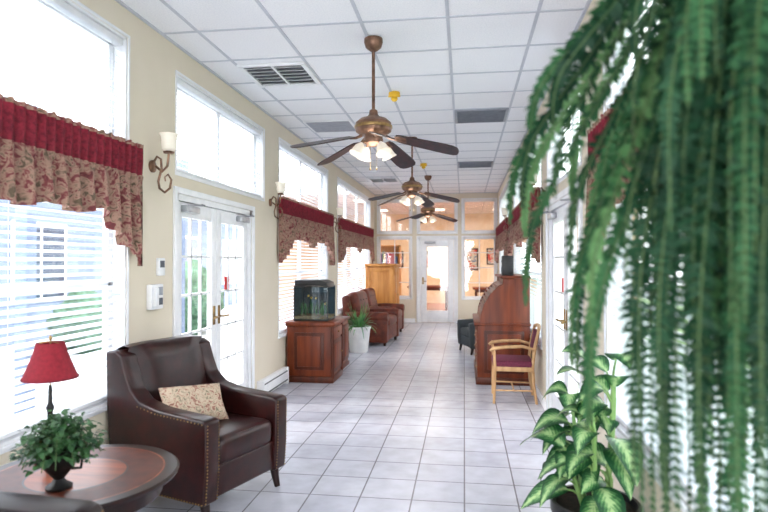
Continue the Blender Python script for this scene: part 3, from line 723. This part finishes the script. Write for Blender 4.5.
def woodchair(loc,rz,sc=1):
    b=B('wooden_armchair')
    W=.27
    for sy in (-1,1):
        b.tube([(.24,sy*W,0),(.235,sy*W,.2),(.23,sy*W,.42),(.235,sy*W,.62),(.24,sy*W,.655)],[.016,.02,.021,.017,.015],LIGHTWOOD,10)
        b.tube([(-.27,sy*(W-.03),0),(-.235,sy*(W-.03),.22),(-.22,sy*(W-.03),.44),(-.25,sy*(W-.03),.70),(-.30,sy*(W-.03),.92)],[.016,.02,.022,.02,.017],LIGHTWOOD,10)
        b.tube([(-.25,sy*(W-.02),.66),(-.1,sy*W,.70),(.1,sy*(W+.01),.69),(.25,sy*(W+.01),.67),(.285,sy*(W+.005),.64)],[.016,.02,.021,.022,.016],LIGHTWOOD,10)
        b.cyl((.235,sy*W,.16),(-.24,sy*(W-.03),.16),.011,.011,LIGHTWOOD,8)
        b.box((0,sy*(W-.012),.42),(.46,.022,.055),LIGHTWOOD,bev=.004)
    b.box((.225,0,.42),(.022,2*W,.055),LIGHTWOOD,bev=.004); b.box((-.225,0,.42),(.022,2*W-.06,.055),LIGHTWOOD,bev=.004)
    b.cyl((0,W-.015,.16),(0,-W+.015,.16),.011,.011,LIGHTWOOD,8)
    b.box((.01,0,.475),(.49,.52,.085),PURPLE,bev=.03,seg=4)
    b.tube([(-.295,-W+.03,.90),(-.315,-.12,.925),(-.32,0,.93),(-.315,.12,.925),(-.295,W-.03,.90)],[.02,.024,.025,.024,.02],LIGHTWOOD,10)
    b.box((-.25,0,.60),(.02,2*W-.08,.04),LIGHTWOOD,rot=(0,-.15,0),bev=.004)
    b.box((-.272,0,.75),(.045,.40,.25),PURPLE,rot=(0,-.2,0),bev=.02,seg=3)
    b.done(loc,rz,sc)
woodchair((.525,6.45,0),math.radians(179),.87)

# ---------------------------------------------------------------- dieffenbachia
b=B('potted_dieffenbachia')
b.lathe([(0,0),(.13,0),(.14,.015),(.175,.36),(.195,.37),(.195,.42),(.18,.42),(.17,.38),(0,.375)],(0,0,0),BLACK,32)
b.lathe([(.17,.395),(0,.40)],(0,0,0),SOIL,20)
random.seed(21)
lshape=lambda t: (sin(pi*min(1,(t*.97+.03)**.8))**.85)
for st in range(8):
    a=st*2*pi/6+.3; lean=random.uniform(.03,.10)
    H=(.60,.30,.46,.22,.40,.16,.5,.56)[st]
    base=Vector((.05*cos(a),.05*sin(a),.38)); top=base+Vector((cos(a)*lean,sin(a)*lean,H))
    mid=(base+top)/2+Vector((cos(a)*.01,sin(a)*.01,.03))
    b.tube([base,mid,top],[.013,.011,.008],STEMG,8)
    nl=8 if H>.35 else 5
    for k in range(nl):
        t=.3+.7*k/(nl-1); p=base+(top-base)*t
        la=a+k*2.4+random.uniform(-.4,.4)
        if cos(la)>.5: la=pi-la
        el=.15+.85*(k/(nl-1))*random.uniform(.7,1.2)
        d=Vector((cos(la)*cos(el+.3),sin(la)*cos(el+.3),sin(el+.3)))
        pl=random.uniform(.05,.09); q=p+d*pl
        b.tube([p,p+d*pl*.5+Vector((0,0,.008)),q],[.006,.005,.004],STEMG,6)
        d2=Vector((cos(la)*cos(el-.1),sin(la)*cos(el-.1),sin(el-.1)))
        L=random.uniform(.19,.28)
        leaf(b,q,d2,(random.uniform(-.4,.4),random.uniform(-.6,.1),1),L,L*.52,LEAFV,random.uniform(.4,.85),10,.22,lshape)
b.done((.585,2.72,0))

# ---------------------------------------------------------------- hanging fern
random.seed(5)
b=B('hanging_fern')
FC=Vector((.55,1.02,2.22))
b.lathe([(0,-.14),(.06,-.14),(.10,-.10),(.12,-.02),(.13,.02),(.12,.02),(.11,-.01),(0,-.02)],FC,BLACKIRON,28)
b.lathe([(.115,0),(0,.02)],FC,SOIL,20)
for i in range(3):
    a=i*2*pi/3; b.cyl(FC+Vector((.12*cos(a),.12*sin(a),.02)),FC+Vector((0,0,.55)),.002,.002,BLACKIRON,5)
b.cyl(FC+Vector((0,0,.55)),(FC.x,FC.y,HC-.003),.003,.003,BLACKIRON,5)
def frond(b,P0,dirv,R,L,rise,ll=.042,tw=0,pw=1.55,mat=None,rp=2.0):
    n=int((R+L)/.0115); pts=[]
    for i in range(n+1):
        t=i/n
        pts.append(P0+dirv*(R*(1-(1-t)**rp))+Vector((0,0,rise*sin(pi*min(1,t*1.6))*(1-t)-L*t**pw))+Vector((noise.noise(P0*7+Vector((t*2,0,0)))*.09*t,noise.noise(P0*7+Vector((0,t*2,5)))*.09*t,0)))
    b.tube(pts[::3]+[pts[-1]],.0016,FERNST,4)
    vs=[];fs=[]
    sd0=Vector((-dirv.y,dirv.x,0))
    for i in range(2,n):
        t=i/n; T=(pts[i+1]-pts[i-1]).normalized()
        S=(sd0-T*sd0.dot(T)).normalized(); Nn=T.cross(S)
        S=S*cos(tw+.8*t)+Nn*sin(tw+.8*t)
        Nn=T.cross(S)
        l=ll*(min(1,t*5)**.6)*(1-t**3)**.7+.004
        for sg in (-1,1):
            d=(S*sg+T*random.uniform(.1,.55)+Nn*random.uniform(-.6,.6)).normalized(); w=.0056
            l_=l*random.uniform(.65,1.1)
            o=len(vs); p=pts[i]
            vs+=[p-T*w*.6,p+T*w*.8,p+d*l_*.55+T*w*1.0+Nn*.002,p+d*l_+Vector((0,0,-.15*l_))+T*.003,p+d*l_*.55-T*w*.9]
            fs+=[[o,o+1,o+2,o+4],[o+4,o+2,o+3]]
    b.add(vs,fs,mat or FERNS[random.choice((0,0,0,1,1,2))])
for i in range(260):
    a=random.uniform(0,2*pi)
    d=Vector((cos(a),sin(a),0)); R=random.uniform(.02,.20); L=random.uniform(.8,1.3) if i%3 else random.uniform(.35,.8)
    if cos(a)>.2: R=min(R,.05/cos(a))
    if sin(a)<-.3: R=min(R,.16)
    frond(b,FC+d*.07,d,R,L,random.uniform(.02,.06),random.uniform(.024,.042),random.uniform(-1.4,1.4))
# long fronds arching diagonally down into the corridor
for a,R,L in ((150,.40,.46),(136,.50,.66),(165,.32,.60),(128,.58,.84),(172,.26,.85),(120,.50,.56),(142,.34,.95),(186,.22,.75),(112,.55,.78),(146,.44,.60),(131,.60,.62),(158,.30,.74),(124,.44,1.0),(138,.28,.64),(154,.34,.44),(148,.28,1.05),(134,.34,1.1)):
    a=math.radians(a); d=Vector((cos(a),sin(a),0)); frond(b,FC+d*.08,d,R,L,.0,.027,random.uniform(-.5,.5),.95,FERNS[random.choice((0,1,1,2))],1.6)
fo=b.done(ang=180)

# ---------------------------------------------------------------- outdoors
b=B('ground_outdoor_left'); b.b2(-30,XL-.14,-15,40,-.2,-.08,CONC); b.done()
b=B('ground_outdoor_right'); b.b2(XR+.14,30,-15,40,-.2,-.08,GRASS); b.done()
def building(name,x,s,y0,y1):
    b=B(name); b.b2(x,x-s*4,y0,y1,-.1,3.2,SIDING)
    y=y0+1
    while y<y1-2:
        b.b2(x,x+s*.04,y,y+1.5,.7,2.3,WHITE); b.b2(x+s*.03,x+s*.05,y+.08,y+.71,.78,2.22,DWIN); b.b2(x+s*.03,x+s*.05,y+.79,y+1.42,.78,2.22,DWIN); y+=3.2
    b.prism([(x+s*.5,3.1),(x-s*2,4.6),(x-s*4.5,3.1)],y0-.4,y1+.4,DGREY); b.done()
building('neighbor_building',-8.5,1,-4,24); building('neighbor_building',11,-1,-4,24)
random.seed(3)
def bush(x,y,r,hh):
    b=B('garden_bush'); bm=bmesh.new(); bmesh.ops.create_icosphere(bm,subdivisions=4,radius=1)
    for v in bm.verts:
        k=1+.35*noise.noise(v.co*2.2+Vector((x,y,0)))+.15*noise.noise(v.co*7)
        v.co=Vector((v.co.x*r*k,v.co.y*r*k,(v.co.z*k+.85)*hh/1.9))
    b.frombm(bm,HEDGE,Matrix.Translation((x,y,-.1))); b.done(ang=180)
for x,y,r,hh in ((-4.6,1.9,.8,1.4),(-5.0,3.4,.7,1.2),(-6.6,9.5,.7,1.1),(-6.2,12,.8,1.6),(4.5,3,.8,1.3),(4.8,7,.9,1.2),(5.4,12,.8,1.6)): bush(x,y,r,hh)
for y in (4.6,7.4):
    b=B('porch_post'); b.b2(-3.95,-3.83,y,y+.12,-.08,2.9,SIDING,bev=.005); b.b2(-3.99,-3.79,y-.04,y+.16,-.08,.1,SIDING,bev=.005); b.b2(-3.98,-3.8,y-.03,y+.15,2.75,2.9,SIDING); b.done()

# ---------------------------------------------------------------- light
w=bpy.data.worlds.new('World'); SC.world=w; w.use_nodes=True
bg=w.node_tree.nodes['Background']; bg.inputs[0].default_value=(.93,.96,1,1); bg.inputs[1].default_value=8.6
s=bpy.data.lights.new('sun','SUN'); s.energy=3; s.angle=.1; s.color=(1,.96,.9)
so=bpy.data.objects.new('sun',s); SC.collection.objects.link(so); so.rotation_euler=(math.radians(50),0,math.radians(-70))
l=bpy.data.lights.new('lounge_ceiling_lamp','AREA'); l.energy=190; l.size=3; l.color=(1,.94,.86)
lo=bpy.data.objects.new('lounge_ceiling_lamp',l); SC.collection.objects.link(lo); lo.location=(-.6,17.5,3.15)
def portal(x,y,z,sy,sz,rot):
    l=bpy.data.lights.new('window_portal','AREA'); l.shape='RECTANGLE'; l.size=sz; l.size_y=sy
    l.cycles.is_portal=True
    o=bpy.data.objects.new('window_portal',l); SC.collection.objects.link(o); o.location=(x,y,z); o.rotation_euler=(0,rot,0)
for a,c in LW: portal(XL-.2,(a+c)/2,1.8,c-a,2.5,-pi/2)
for a,c in RW: portal(XR+.2,(a+c)/2,1.8,c-a,2.5,pi/2)
portal(XL-.2,5.2,1.5,2.1,3.1,-pi/2); portal(XR+.2,5.0,1.5,1.8,3.1,pi/2)

# ---------------------------------------------------------------- camera
cd=bpy.data.cameras.new('camera'); cam=bpy.data.objects.new('camera',cd); SC.collection.objects.link(cam)
cam.location=(0,0,1.5); cam.rotation_euler=(math.radians(90.6),0,math.radians(7.93))
cd.lens=26.95; cd.sensor_width=36; cd.clip_start=.02
cd.dof.use_dof=True; cd.dof.focus_distance=5.0; cd.dof.aperture_fstop=2.2
SC.camera=cam
